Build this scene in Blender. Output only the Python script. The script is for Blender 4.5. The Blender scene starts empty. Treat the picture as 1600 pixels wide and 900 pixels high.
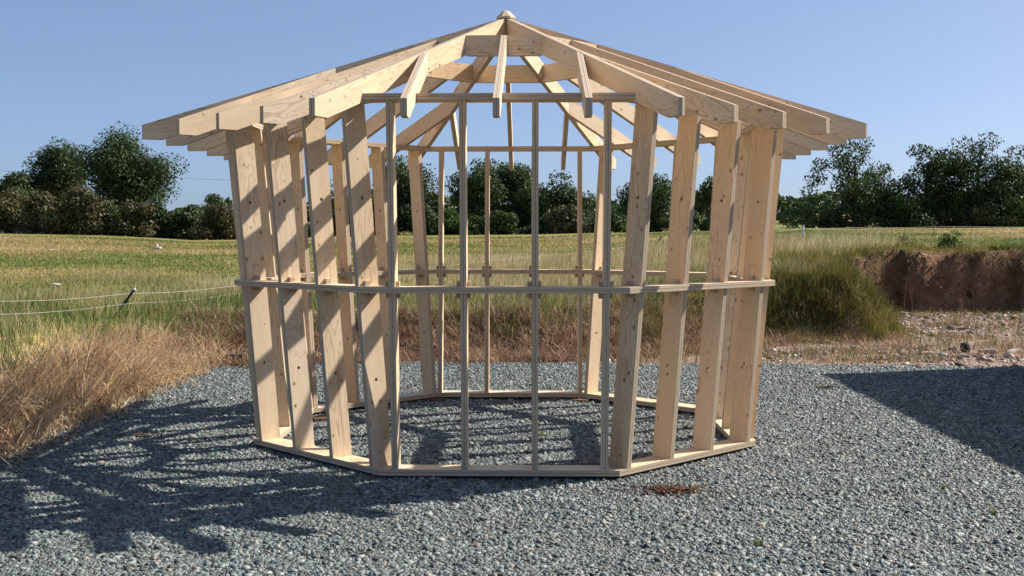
import bpy, bmesh, math, random
import numpy as np
from mathutils import Vector, Matrix

random.seed(7)
rng = np.random.default_rng(11)
scene = bpy.context.scene
COL = scene.collection
R = math.radians

# ------------------------------------------------------------------ camera
F = 1738.2                      # focal length in pixels of a 1600 px wide frame
CAM = np.array([0.085, -9.316, 1.60])
YAW, PITCH = -0.0038, -0.0453
cam = bpy.data.cameras.new("camera")
camo = bpy.data.objects.new("camera", cam)
COL.objects.link(camo)
camo.location = CAM
camo.rotation_euler = (math.pi / 2 + PITCH, 0, -YAW)
cam.sensor_width = 36.0
cam.lens = F / 1600 * 36.0
cam.clip_start = 0.1
cam.clip_end = 6000
scene.camera = camo


def at(px, d):
    """ground position of a picture column at depth d (metres in front of the camera)"""
    x = (px - 800) / F * d
    return CAM[0] + x + d * math.sin(YAW), CAM[1] + d


def zrow(py, d):
    return CAM[2] + d * (math.tan(PITCH) - (py - 450) / F)


# ------------------------------------------------------------------ helpers
def tag(o, label=None, cat=None, group=None, kind=None):
    if label: o["label"] = label
    if cat: o["category"] = cat
    if group: o["group"] = group
    if kind: o["kind"] = kind
    return o


def link(name, me, parent=None):
    o = bpy.data.objects.new(name, me)
    COL.objects.link(o)
    if parent is not None:
        o.parent = parent
    return o


def empty(name, loc=(0, 0, 0), rz=0.0):
    o = bpy.data.objects.new(name, None)
    COL.objects.link(o)
    o.location = loc
    o.rotation_euler = (0, 0, rz)
    o.empty_display_size = 0.2
    return o


def np_mesh(name, V, Fq, mats, smooth=False, midx=None):
    """mesh out of numpy vertices and faces of one size"""
    me = bpy.data.meshes.new(name)
    V = np.asarray(V, np.float32)
    Fq = np.asarray(Fq, np.int32)
    n, k = Fq.shape
    me.vertices.add(len(V))
    me.vertices.foreach_set("co", V.ravel())
    me.loops.add(n * k)
    me.loops.foreach_set("vertex_index", Fq.ravel())
    me.polygons.add(n)
    me.polygons.foreach_set("loop_start", np.arange(0, n * k, k, dtype=np.int32))
    if smooth:
        me.polygons.foreach_set("use_smooth", np.ones(n, bool))
    if midx is not None:
        me.polygons.foreach_set("material_index", np.asarray(midx, np.int32))
    for m in mats:
        me.materials.append(m)
    me.update(calc_edges=True)
    return me


def smooth01(x):
    x = np.clip(x, 0, 1)
    return x * x * (3 - 2 * x)


# cheap value noise for terrain and outlines
_P = rng.random((64, 64))


def vnoise(x, y):
    x = np.asarray(x, float); y = np.asarray(y, float)
    xi = np.floor(x).astype(int); yi = np.floor(y).astype(int)
    fx = x - xi; fy = y - yi
    fx = fx * fx * (3 - 2 * fx); fy = fy * fy * (3 - 2 * fy)
    a = _P[xi % 64, yi % 64]; b = _P[(xi + 1) % 64, yi % 64]
    c = _P[xi % 64, (yi + 1) % 64]; d = _P[(xi + 1) % 64, (yi + 1) % 64]
    return (a * (1 - fx) + b * fx) * (1 - fy) + (c * (1 - fx) + d * fx) * fy


def fbm(x, y, o=3):
    s = 0; a = 0.5; t = 0
    for i in range(o):
        s = s + a * vnoise(x * 2 ** i + 17.3 * i, y * 2 ** i + 5.1 * i); t += a; a *= 0.5
    return s / t


# ------------------------------------------------------------------ node helpers
class NT:
    def __init__(self, name):
        self.m = bpy.data.materials.new(name)
        self.m.use_nodes = True
        self.t = self.m.node_tree
        self.t.nodes.clear()
        self.out = self.t.nodes.new("ShaderNodeOutputMaterial")

    def n(self, kind, **kw):
        nd = self.t.nodes.new(kind)
        ins = kw.pop("ins", {})
        for k, v in kw.items():
            setattr(nd, k, v)
        for k, v in ins.items():
            s = nd.inputs[k]
            if isinstance(v, bpy.types.NodeSocket):
                self.t.links.new(v, s)
            else:
                s.default_value = v
        return nd

    def math(self, op, a, b=0.0, c=None, clamp=False):
        ins = {0: a, 1: b}
        if c is not None: ins[2] = c
        nd = self.n("ShaderNodeMath", operation=op, use_clamp=clamp, ins=ins)
        return nd.outputs[0]

    def mix(self, f, a, b, blend="MIX"):
        nd = self.n("ShaderNodeMix", data_type="RGBA", blend_type=blend)
        for idx, v in ((0, f), (6, a), (7, b)):
            if isinstance(v, bpy.types.NodeSocket):
                self.t.links.new(v, nd.inputs[idx])
            else:
                nd.inputs[idx].default_value = v if idx == 0 else (*v[:3], 1)
        return nd.outputs[2]

    def ramp(self, fac, stops, interp="LINEAR"):
        nd = self.n("ShaderNodeValToRGB", ins={0: fac})
        cr = nd.color_ramp
        cr.interpolation = interp
        while len(cr.elements) < len(stops):
            cr.elements.new(0.5)
        for e, (p, c) in zip(cr.elements, stops):
            e.position = p
            e.color = (*c, 1) if len(c) == 3 else c
        return nd.outputs[0]

    def smooth(self, x, lo, hi, to0=0.0, to1=1.0):
        nd = self.n("ShaderNodeMapRange", interpolation_type="SMOOTHSTEP",
                    ins={0: x, 1: lo, 2: hi, 3: to0, 4: to1})
        return nd.outputs[0]

    def noise(self, vec, scale, detail=3, rough=0.55, dist=0.0):
        nd = self.n("ShaderNodeTexNoise", ins={"Vector": vec, "Scale": scale, "Detail": detail,
                                               "Roughness": rough, "Distortion": dist})
        return nd.outputs[0]

    def scalevec(self, v, s):
        return self.n("ShaderNodeVectorMath", operation="MULTIPLY", ins={0: v, 1: s}).outputs[0]

    def addvec(self, a, b):
        return self.n("ShaderNodeVectorMath", operation="ADD", ins={0: a, 1: b}).outputs[0]

    def bump(self, h, strength=0.3, dist=0.01):
        return self.n("ShaderNodeBump", ins={"Height": h, "Strength": strength, "Distance": dist}).outputs[0]

    def finish(self, color, rough=0.7, spec=0.3, normal=None):
        b = self.n("ShaderNodeBsdfPrincipled", ins={"Base Color": color if isinstance(color, bpy.types.NodeSocket) else (*color, 1),
                                                    "Roughness": rough, "Specular IOR Level": spec})
        if normal is not None:
            self.t.links.new(normal, b.inputs["Normal"])
        self.t.links.new(b.outputs[0], self.out.inputs[0])
        return self.m


def leafy(name, ramp, trans=0.35, nscale=0.25, rough=0.6, noise_amt=0.5, stretch=None):
    """foliage: a colour per leaf or blade, patches over the plant, part of the light shining through"""
    k = NT(name)
    g = k.n("ShaderNodeNewGeometry")
    pos = g.outputs["Position"]
    nz = k.noise(pos if stretch is None else k.scalevec(pos, stretch), nscale, 2)
    f = k.math("ADD", k.math("MULTIPLY", g.outputs["Random Per Island"], 1 - noise_amt),
               k.math("MULTIPLY", k.smooth(nz, 0.3, 0.7), noise_amt))
    c = k.ramp(f, ramp)
    d = k.n("ShaderNodeBsdfPrincipled", ins={"Base Color": c, "Roughness": rough, "Specular IOR Level": 0.25})
    t = k.n("ShaderNodeBsdfTranslucent", ins={"Color": c})
    mx = k.n("ShaderNodeMixShader", ins={0: trans, 1: d.outputs[0], 2: t.outputs[0]})
    k.t.links.new(mx.outputs[0], k.out.inputs[0])
    return k.m


# ------------------------------------------------------------------ timber materials
def wood_material(name, marks=False):
    k = NT(name)
    a = k.n("ShaderNodeAttribute", attribute_name="board").outputs["Vector"]
    oi = k.n("ShaderNodeObjectInfo").outputs["Random"]
    off = k.n("ShaderNodeCombineXYZ", ins={0: k.math("MULTIPLY", oi, 37.0), 1: k.math("MULTIPLY", oi, 91.0), 2: k.math("MULTIPLY", oi, 11.0)}).outputs[0]
    v = k.addvec(a, off)
    # rotary-cut figure: contour lines of a stretched noise
    low = k.noise(k.scalevec(v, (1.5, 9.0, 3.0)), 1.0, 2, 0.45, 0.6)
    rings = k.math("SINE", k.math("MULTIPLY", low, 85.0))
    lines = k.smooth(rings, 0.35, 1.0)
    amt = k.smooth(k.noise(k.scalevec(v, (0.5, 2.0, 1.0)), 1.3, 1), 0.32, 0.58)
    lines = k.math("MULTIPLY", lines, amt)
    fine = k.noise(k.scalevec(v, (4.0, 120.0, 120.0)), 1.0, 3, 0.6)
    tone = k.noise(k.scalevec(v, (0.7, 4.0, 2.0)), 1.0, 2)
    base = k.ramp(tone, [(0.25, (0.62, 0.455, 0.285)), (0.5, (0.71, 0.55, 0.37)), (0.75, (0.77, 0.625, 0.45))])
    base = k.mix(k.smooth(oi, 0.5, 1.0, 0.0, 0.6), base, (0.64, 0.44, 0.255))
    base = k.mix(k.smooth(k.math("FRACT", k.math("MULTIPLY", oi, 13.0)), 0.6, 1.0, 0.0, 0.5), base, (0.76, 0.65, 0.50))
    c = k.mix(k.math("MULTIPLY", lines, 0.62), base, (0.44, 0.295, 0.18))
    c = k.mix(k.smooth(fine, 0.45, 0.75, 0.0, 0.35), c, (0.50, 0.36, 0.21))
    # knots
    v2 = k.scalevec(v, (1.0, 1.15, 0.0))
    vo = k.n("ShaderNodeTexVoronoi", voronoi_dimensions="2D", ins={"Vector": v2, "Scale": 6.0})
    dist = vo.outputs["Distance"]; cr = k.n("ShaderNodeSeparateColor", ins={0: vo.outputs["Color"]})
    gate = k.math("GREATER_THAN", cr.outputs[0], 0.5)
    rad = k.math("MULTIPLY_ADD", cr.outputs[1], 0.05, 0.03)
    rel = k.math("DIVIDE", dist, rad)
    core = k.math("MULTIPLY", k.smooth(rel, 0.65, 1.0, 1.0, 0.0), gate)
    halo = k.math("MULTIPLY", k.smooth(rel, 1.0, 2.2, 1.0, 0.0), gate)
    c = k.mix(k.math("MULTIPLY", halo, 0.35), c, (0.44, 0.27, 0.13))
    c = k.mix(k.math("MULTIPLY", core, 0.85), c, k.mix(cr.outputs[2], (0.10, 0.05, 0.025), (0.26, 0.14, 0.07)))
    if marks:
        s = k.n("ShaderNodeSeparateXYZ", ins={0: a})
        # rectangle drawn in pencil above or below the rail
        flip = k.math("GREATER_THAN", k.math("FRACT", k.math("MULTIPLY", oi, 7.0)), 0.35)
        zc = k.math("MULTIPLY_ADD", flip, 0.18, 1.165)
        dx = k.math("SUBTRACT", k.math("ABSOLUTE", k.math("SUBTRACT", s.outputs[0], zc)), 0.045)
        dy = k.math("SUBTRACT", k.math("ABSOLUTE", k.math("SUBTRACT", s.outputs[1], -0.085)), 0.026)
        sd = k.math("ABSOLUTE", k.math("MAXIMUM", dx, dy))
        c = k.mix(k.smooth(sd, 0.0012, 0.0032, 0.55, 0.0), c, (0.11, 0.06, 0.035))
    nrm = k.bump(k.math("ADD", fine, k.math("MULTIPLY", lines, 0.4)), 0.12, 0.002)
    return k.finish(c, 0.62, 0.25, nrm)


def edge_material(name):
    """sawn edge of laminated board: plies with a glue line in the middle"""
    k = NT(name)
    a = k.n("ShaderNodeAttribute", attribute_name="board").outputs["Vector"]
    oi = k.n("ShaderNodeObjectInfo").outputs["Random"]
    s = k.n("ShaderNodeSeparateXYZ", ins={0: a})
    t = s.outputs[2]
    off = k.n("ShaderNodeCombineXYZ", ins={0: k.math("MULTIPLY", oi, 53.0), 1: 0.0, 2: 0.0}).outputs[0]
    streak = k.noise(k.scalevec(k.addvec(a, off), (5.0, 5.0, 160.0)), 1.0, 3, 0.6)
    ply = k.math("SINE", k.math("MULTIPLY", t, 2 * math.pi / 0.0105))
    c = k.mix(k.smooth(ply, -0.3, 0.5), (0.60, 0.49, 0.36), (0.36, 0.265, 0.175))
    c = k.mix(k.smooth(streak, 0.4, 0.7, 0.0, 0.45), c, (0.45, 0.35, 0.24))
    glue = k.smooth(k.math("ABSOLUTE", t), 0.0008, 0.0028, 0.75, 0.0)
    c = k.mix(glue, c, (0.13, 0.08, 0.05))
    rag = k.noise(k.scalevec(k.addvec(a, off), (9.0, 9.0, 60.0)), 1.0, 1)
    c = k.mix(k.smooth(rag, 0.68, 0.78, 0.0, 0.6), c, (0.20, 0.12, 0.07))
    return k.finish(c, 0.75, 0.2, k.bump(streak, 0.2, 0.002))


WOOD = wood_material("spruce_ply_face")
WOODM = wood_material("spruce_ply_stud_face", True)
EDGE = edge_material("spruce_ply_edge")


def board(name, layers, frame, parent, holes=(), face=None, grain=0.0, gap=None):
    """A laminated board. layers: [(t, [(l, w), ...]), ...] the outline at successive thickness positions;
    frame(l, w, t) gives the point. Faces across the thickness are veneer, the others ply edges."""
    V, B = [], []
    loops = []
    for t, pts in layers:
        ids = []
        for l, w in pts:
            ids.append(len(V)); V.append(frame(l, w, t))
            B.append((l * math.cos(grain) + w * math.sin(grain), -l * math.sin(grain) + w * math.cos(grain), t))
        loops.append(ids)
    hl = []
    for t, _ in (layers[0], layers[-1]):
        for (hx, hw, hr) in holes:
            ids = []
            for i in range(12):
                l = hx + hr * math.cos(i * math.pi / 6); w = hw + hr * math.sin(i * math.pi / 6)
                ids.append(len(V)); V.append(frame(l, w, t)); B.append((l, w, t))
            hl.append(ids)
    nh = len(holes)
    bm = bmesh.new()
    vs = [bm.verts.new(v) for v in V]
    bm.verts.ensure_lookup_table()

    def cap(loop, hs):
        if not hs:
            fc = [bm.faces.new([vs[i] for i in loop])]
        else:
            ed = []
            for lp in [loop] + hs:
                for i in range(len(lp)):
                    a, b = vs[lp[i]], vs[lp[(i + 1) % len(lp)]]
                    e = bm.edges.get((a, b)) or bm.edges.new((a, b))
                    ed.append(e)
            r = bmesh.ops.triangle_fill(bm, use_beauty=True, use_dissolve=False, edges=ed)
            fc = [g for g in r["geom"] if isinstance(g, bmesh.types.BMFace)]
        for q in fc: q.material_index = 0
    cap(loops[0], hl[:nh])
    cap(loops[-1], hl[nh:])
    for A, C in zip(loops[:-1], loops[1:]):
        n = len(A)
        for i in range(n):
            f = bm.faces.new([vs[A[i]], vs[A[(i + 1) % n]], vs[C[(i + 1) % n]], vs[C[i]]])
            f.material_index = 1
    for A, C in zip(hl[:nh], hl[nh:]):
        for i in range(12):
            f = bm.faces.new([vs[A[i]], vs[A[(i + 1) % 12]], vs[C[(i + 1) % 12]], vs[C[i]]])
            f.material_index = 1
    bmesh.ops.recalc_face_normals(bm, faces=bm.faces[:])
    me = bpy.data.meshes.new(name)
    bm.to_mesh(me)
    bm.free()
    at_ = me.attributes.new("board", "FLOAT_VECTOR", "POINT")
    at_.data.foreach_set("vector", np.array(B, np.float32).ravel())
    me.materials.append(face or WOOD)
    me.materials.append(EDGE)
    return link(name, me, parent)


# ------------------------------------------------------------------ the gazebo frame
TH = -0.0129
A0, ZM, AM, ZT, AT = 1.9339, 1.2728, 2.0598, 2.5195, 2.1604
AR, ZR, ZA, AH = 2.6636, 2.4258, 3.4212, 0.7592
PT, PW, ST = 0.042, 0.165, 0.042
T8 = math.tan(math.pi / 8)
M = (ZA - ZR) / AR              # roof fall per metre square to the eaves
RD = 0.155                      # plumb depth of rafters

gz = empty("gazebo_frame", (0, 0, 0.004), TH)
tag(gz, "open eight-sided timber gazebo frame of pale boards standing on blue-grey gravel", "gazebo")


def face_axes(k):
    a = R(-90 + 45 * k)
    n = Vector((math.cos(a), math.sin(a), 0))
    return n, Vector((-n.y, n.x, 0))


def ring_piece(name, k, a_out, w, ztop):
    n, u = face_axes(k)
    g = 0.0006
    ho, hi = a_out * T8 - g, (a_out - w) * T8 - g
    pts = [(-ho, 0), (ho, 0), (hi, -w), (-hi, -w)]
    fr = lambda l, ww, t: tuple(u * l + n * (a_out + ww) + Vector((0, 0, ztop - PT / 2 + t)))
    return board(name, [(-PT / 2, pts), (PT / 2, pts)], fr, gz)


for k in range(8):
    ring_piece("bottom_plate", k, A0, PW, PT)
    ring_piece("middle_rail", k, AM, PW + 0.01, ZM)
    ring_piece("top_plate", k, AT, PW, ZT)

# studs: one mesh, turned to the eight faces; four to a face
lean = (AT - A0) / ZT
n0, u0 = face_axes(0)
zb, zt = PT + 0.0005, ZT - PT - 0.0005


def stud_pt(l, w, t):
    # l height, w distance inward from the leaning outer face (negative), t along the wall
    return (t, -(A0 + lean * l + w), l)


spts = [(zb, -0.003), (zt, -0.003), (zt, -PW), (zb, -PW)]
proto = board("stud", [(-ST / 2, spts), (ST / 2, spts)], stud_pt, gz,
              holes=((0.64, -0.085, 0.012), (1.86, -0.085, 0.012)), face=WOODM)


def peg_mesh(zc):
    hl, hw, hh = 0.047, 0.021, 0.017
    pts = [(-hl, -hw), (hl, -hw), (hl, hw), (-hl, hw)]
    a = A0 + lean * zc
    fr = lambda l, w, t: (l, -(a - 0.075 + w), zc + t)
    o = board("locking_peg", [(-hh, pts), (hh, pts)], fr, None)
    return o


pegs = [peg_mesh(ZM + 0.019), peg_mesh(ZM - PT - 0.019)]
first = True
for k in range(8):
    for off in (-0.704, -0.235, 0.235, 0.704):
        s = proto if first else proto.copy()
        if not first: COL.objects.link(s)
        s.parent = gz
        s.matrix_basis = Matrix.Rotation(R(45 * k), 4, "Z") @ Matrix.Translation((off, 0, 0))
        for pg in pegs:
            q = pg if first else pg.copy()
            if not first: COL.objects.link(q)
            q.parent = s
            q.matrix_basis = Matrix.Translation((random.uniform(-0.006, 0.006), random.uniform(-0.012, 0.012), 0))
        first = False

# rafters
CLIP_V, CLIP_H = 0.049, 0.115


def rafter(name, dirv, side, m, r_tail, tails, ins, off=0.0, grain=None):
    """dirv: outward direction, side: direction of thickness; tails / ins: r at the three thickness positions"""
    lay = []
    for t, rt, ri in zip((-ST / 2, 0, ST / 2), tails, ins):
        z = lambda r: ZA - m * r
        pts = [(ri, z(ri)), (rt, z(rt)), (rt, z(rt) - RD + CLIP_V),
               (rt - CLIP_H * (1 if m > 0.36 else 1.08), z(rt) - RD + CLIP_V - 0.002),
               (ri, z(ri) - RD)]
        # bring the clipped point onto the underside
        rc = rt - CLIP_V / m
        pts[3] = (rc, z(rc) - RD)
        lay.append((t, pts))
    fr = lambda l, w, t: tuple(dirv * l + side * (off + t) + Vector((0, 0, w)))
    return board(name, lay, fr, gz, grain=-math.atan(m))


HT = ST / 2
for k in range(8):
    n, u = face_axes(k)
    # hip on the corner after face k
    ah = R(-67.5 + 45 * k)
    dv = Vector((math.cos(ah), math.sin(ah), 0)); sv = Vector((-dv.y, dv.x, 0))
    c8 = math.cos(math.pi / 8)
    rt = AR / c8
    rafter("hip_rafter", dv, sv, M * c8, rt, (rt - HT * T8, rt, rt - HT * T8), (0.05, 0.05, 0.05))
    # common rafter to the header, and a shorter jack each side
    rafter("common_rafter", n, u, M, AR, (AR,) * 3, (AH + 0.001,) * 3)
    for so in (-1, 1):
        o = 0.551 * so
        ins = [(abs(o + t) + HT / c8 + 0.001) / T8 for t in (-HT, 0, HT)]
        rafter("jack_rafter", n, u, M, AR, (AR,) * 3, ins, off=o)
    # header between the hips
    zh = ZA - M * AH
    hl1 = AH * T8 - HT / c8 - 0.001
    hl2 = (AH - ST) * T8 - HT / c8 - 0.001
    lay = [(-HT, [(-hl2, zh - RD), (hl2, zh - RD), (hl2, zh), (-hl2, zh)]),
           (HT, [(-hl1, zh - RD), (hl1, zh - RD), (hl1, zh), (-hl1, zh)])]
    board("header", lay, lambda l, w, t, n=n, u=u: tuple(u * l + n * (AH - HT + t) + Vector((0, 0, w))), gz)

# king post and its cap
def octring(ap, z, ph=0.0):
    r = ap / math.cos(math.pi / 8)
    return [(r * math.cos(R(22.5 + 45 * i) + ph), r * math.sin(R(22.5 + 45 * i) + ph), z) for i in range(8)]


def octsolid(name, rings, parent):
    bm = bmesh.new()
    rs = [[bm.verts.new(p) for p in octring(a, z)] for a, z in rings]
    bm.faces.new(rs[0][::-1]); bm.faces.new(rs[-1])
    for A, C in zip(rs[:-1], rs[1:]):
        for i in range(8):
            bm.faces.new([A[i], A[(i + 1) % 8], C[(i + 1) % 8], C[i]])
    me = bpy.data.meshes.new(name); bm.to_mesh(me); bm.free()
    a = me.attributes.new("board", "FLOAT_VECTOR", "POINT")
    a.data.foreach_set("vector", np.array([(v.co.z, v.co.x + v.co.y * 0.5, 0.01 + v.co.y) for v in me.vertices], np.float32).ravel())
    me.materials.append(WOOD)
    return link(name, me, parent)


octsolid("king_post", [(0.052, ZA - 0.235), (0.052, ZA - 0.021)], gz)
octsolid("post_cap", [(0.078, ZA - 0.020), (0.078, ZA - 0.004), (0.030, ZA + 0.044), (0.004, ZA + 0.056)], gz)

# ------------------------------------------------------------------ terrain
BND = np.array([(-3.8, -40), (-3.8, 4.7), (-3.3, 5.25), (0.8, 5.5), (2.2, 6.4), (3.4, 7.7), (5.9, 8.3), (6.5, 9.1),
                (7.0, 13.8), (8.3, 14.7), (12, 14.9), (60, 16)], float)


def bnd_dist(x, y):
    """distance outside the dug-out yard (0 inside)"""
    x = np.asarray(x, float); y = np.asarray(y, float)
    best = np.full(x.shape, 1e9)
    for (ax, ay), (bx, by) in zip(BND[:-1], BND[1:]):
        dx, dy = bx - ax, by - ay
        t = np.clip(((x - ax) * dx + (y - ay) * dy) / (dx * dx + dy * dy), 0, 1)
        d = np.hypot(x - ax - t * dx, y - ay - t * dy)
        best = np.minimum(best, d)
    # inside test: below/right of the polyline
    yb = np.interp(x, BND[1:, 0], BND[1:, 1])
    inside = (x > -3.8) & (y < yb)
    return np.where(inside, -best, best)


def field_z(x, y):
    d = y - CAM[1]
    px = 800 + (x - CAM[0]) / np.maximum(d, 4) * F
    zfar = np.interp(px, [-600, 0, 150, 300, 420, 600, 800, 1000, 1250, 1600, 2400],
                     [2.3, 2.0, 1.85, 1.42, 1.5, 1.8, 1.88, 2.05, 2.35, 2.45, 2.6])
    t = np.clip((d - 15) / 77, 0, 1)
    near = 0.46 + 0.46 * smooth01((x - 1.8) / 3.6) + 0.16 * smooth01((x - 6.9) / 1.5)
    z = near + (zfar - near) * t ** 0.95
    far = np.clip(d - 100, 0, 900)
    z = z + np.where(px < 420, 0.022, 0.032) * far * np.where(far > 0, 1, 0)
    z = z + 0.05 * (fbm(x * 0.35, y * 0.35) - 0.5) * np.clip((80 - d) / 40, 0, 1) * 2
    return z


def ground_z(x, y):
    x = np.asarray(x, float); y = np.asarray(y, float)
    jit = (fbm(x * 1.3 + 7, y * 1.3) - 0.5) * np.where(x > 6.5, 0.75, 0.55)
    jit = jit + np.where(x > 6.5, 0.55, 0.0) * (fbm(x * 3.3, y * 0.6 + 2) - 0.5)
    s = bnd_dist(x, y) + jit * np.where(x > 6.5, 0.8, 0.5)
    w = np.interp(x, [0, 1.5, 3.2, 5.8, 6.5, 7.1], [1.9, 1.8, 1.5, 1.05, 0.75, 0.28])
    f = smooth01(s / w)
    f = f + 0.32 * (fbm(x * 1.9 + 3, y * 1.9) - 0.5) * smooth01(s / 0.4) * smooth01((2.4 - s) / 0.8) * (x < 4)
    low = -0.035 + 0.05 * (fbm(x * 0.9, y * 0.9) - 0.45) * smooth01((y - 5.2) / 1.5)
    lump = 0.42 * (fbm(x * 0.75 + 9, y * 0.3) - 0.5) * smooth01((x - 6.6) / 0.6) * smooth01((4 - s) / 3) * (y > 7)
    return low * (1 - f) + (field_z(x, y) + lump) * f


def axis(lo, hi, fine, fl, fh, growth=1.12):
    a = list(np.arange(fl, fh, fine))
    st = fine
    while a[-1] < hi:
        st *= growth; a.append(a[-1] + st)
    st = fine; b = [a[0]]
    while b[-1] > lo:
        st *= growth; b.append(b[-1] - st)
    return np.array(b[1:][::-1] + a)


gx = axis(-1500, 1500, 0.14, -9, 13.5)
gy = axis(-60, 3000, 0.14, -6, 19)
GX, GY = np.meshgrid(gx, gy)
GZ = ground_z(GX, GY)
nx, ny = len(gx), len(gy)
idx = np.arange(nx * ny).reshape(ny, nx)
Fq = np.stack([idx[:-1, :-1], idx[:-1, 1:], idx[1:, 1:], idx[1:, :-1]], -1).reshape(-1, 4)

k = NT("meadow_and_earth")
g = k.n("ShaderNodeNewGeometry")
pos = g.outputs["Position"]
cov = k.n("ShaderNodeSeparateColor", ins={0: k.n("ShaderNodeAttribute", attribute_name="cover").outputs["Color"]})
band = k.noise(k.scalevec(pos, (0.05, 0.065, 0.0)), 1.0, 3, 0.5, 0.6)
patch = k.noise(pos, 0.9, 3)
tuft = k.noise(k.scalevec(pos, (1.0, 0.55, 1.0)), 5.0, 3, 0.65)
f = k.math("ADD", k.math("MULTIPLY", band, 0.62), k.math("ADD", k.math("MULTIPLY", patch, 0.22), k.math("MULTIPLY", tuft, 0.2)))
grass = k.ramp(f, [(0.36, (0.080, 0.125, 0.022)), (0.45, (0.145, 0.17, 0.038)), (0.52, (0.27, 0.225, 0.075)), (0.60, (0.38, 0.28, 0.12)), (0.72, (0.43, 0.32, 0.16))])
grass = k.mix(k.smooth(tuft, 0.35, 0.7, 0.45, 0.0), grass, (0.045, 0.055, 0.014))
en = k.noise(pos, 3.0, 4, 0.65)
en2 = k.noise(k.scalevec(pos, (1.0, 1.0, 2.0)), 14.0, 4, 0.7)
earth = k.ramp(k.math("ADD", k.math("MULTIPLY", en, 0.5), k.math("MULTIPLY", en2, 0.5)),
               [(0.3, (0.070, 0.037, 0.022)), (0.5, (0.185, 0.098, 0.058)), (0.7, (0.33, 0.195, 0.122))])
rub = k.ramp(k.math("ADD", k.math("MULTIPLY", en, 0.5), k.math("MULTIPLY", en2, 0.5)), [(0.32, (0.10, 0.062, 0.042)), (0.5, (0.235, 0.16, 0.118)), (0.68, (0.36, 0.275, 0.215))])
thatch = k.ramp(en2, [(0.3, (0.06, 0.033, 0.018)), (0.7, (0.20, 0.125, 0.06))])
c = k.mix(cov.outputs[1], grass, thatch)
c = k.mix(cov.outputs[0], c, rub)
c = k.mix(cov.outputs[2], c, earth)
h = k.math("ADD", k.math("MULTIPLY", en2, 0.6), tuft)
TERR = k.finish(c, 0.9, 0.1, k.bump(h, 0.8, 0.06))
me = np_mesh("meadow_ground", np.stack([GX, GY, GZ], -1).reshape(-1, 3), Fq, [TERR], smooth=True)
S = bnd_dist(GX, GY)
wob = (fbm(GX * 1.1, GY * 1.1) - 0.5)
inside = smooth01((0.35 - S + wob * 0.8) / 0.5)
dry = smooth01((S + 0.2) / 0.3) * smooth01((1.6 + wob - S) / 0.6) * smooth01((3.5 - GX) / 1.0)
ez = smooth01((S + 0.35) / 0.2) * smooth01((1.05 + wob * 0.7 - S) / 0.35) * smooth01((GX - 6.95) / 0.3)
ca = me.color_attributes.new("cover", "FLOAT_COLOR", "POINT")
ca.data.foreach_set("color", np.stack([inside, dry, ez, np.ones_like(S)], -1).astype(np.float32).ravel())
terrain = link("meadow_ground", me)
tag(terrain, "meadow sloping gently up to the tree line with a dug-out edge around the yard", "ground", kind="structure")

# ------------------------------------------------------------------ gravel yard
k = NT("slate_gravel_bed")
g = k.n("ShaderNodeNewGeometry"); pos = g.outputs["Position"]
vo = k.n("ShaderNodeTexVoronoi", ins={"Vector": pos, "Scale": 42.0})
vc = k.n("ShaderNodeSeparateColor", ins={0: vo.outputs["Color"]})
c = k.ramp(vc.outputs[0], [(0.0, (0.022, 0.028, 0.030)), (0.5, (0.065, 0.08, 0.082)), (0.85, (0.11, 0.13, 0.13)), (1.0, (0.16, 0.15, 0.12))])
h = k.math("ADD", k.math("MULTIPLY", vo.outputs["Distance"], -1.0), k.noise(pos, 70.0, 3))
GBED = k.finish(c, 0.75, 0.3, k.bump(h, 0.9, 0.02))
ax_ = np.arange(-4.3, 14.0, 0.07); ay_ = np.arange(-14.0, 5.6, 0.07)
PX, PY = np.meshgrid(ax_, ay_)


def pad_z(x, y):
    return -0.022 + 0.022 * (fbm(x * 2.2, y * 2.2) - 0.5) + 0.012 * (fbm(x * 9, y * 9) - 0.5)


def pad_back(x):
    return 5.0 + 0.16 * (fbm(x * 1.1, x * 0 + 3.3) - 0.5) * 2 + np.clip((x - 1), 0, 20) * -0.075


def pad_left(y):
    return -3.78 + 0.22 * (fbm(y * 1.2, y * 0 + 9.1) - 0.5) * 2


PZ = pad_z(PX, PY)
edge = np.minimum(pad_back(PX) - PY, PX - pad_left(PY))
PZ = np.where(edge < 0, PZ + np.clip(edge, -0.4, 0) * 0.3, PZ)
mx_, my_ = len(ax_), len(ay_)
idx = np.arange(mx_ * my_).reshape(my_, mx_)
Fp = np.stack([idx[:-1, :-1], idx[:-1, 1:], idx[1:, 1:], idx[1:, :-1]], -1).reshape(-1, 4)
yard = link("gravel_yard", np_mesh("gravel_yard", np.stack([PX, PY, PZ], -1).reshape(-1, 3), Fp, [GBED], smooth=True))
tag(yard, "flat yard of blue-grey slate gravel under the gazebo frame", "gravel", kind="structure")

CUBE = np.array([(-1, -1, -1), (1, -1, -1), (1, 1, -1), (-1, 1, -1), (-1, -1, 1), (1, -1, 1), (1, 1, 1), (-1, 1, 1)], float)
CF = np.array([(0, 3, 2, 1), (4, 5, 6, 7), (0, 1, 5, 4), (1, 2, 6, 5), (2, 3, 7, 6), (3, 0, 4, 7)])


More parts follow.
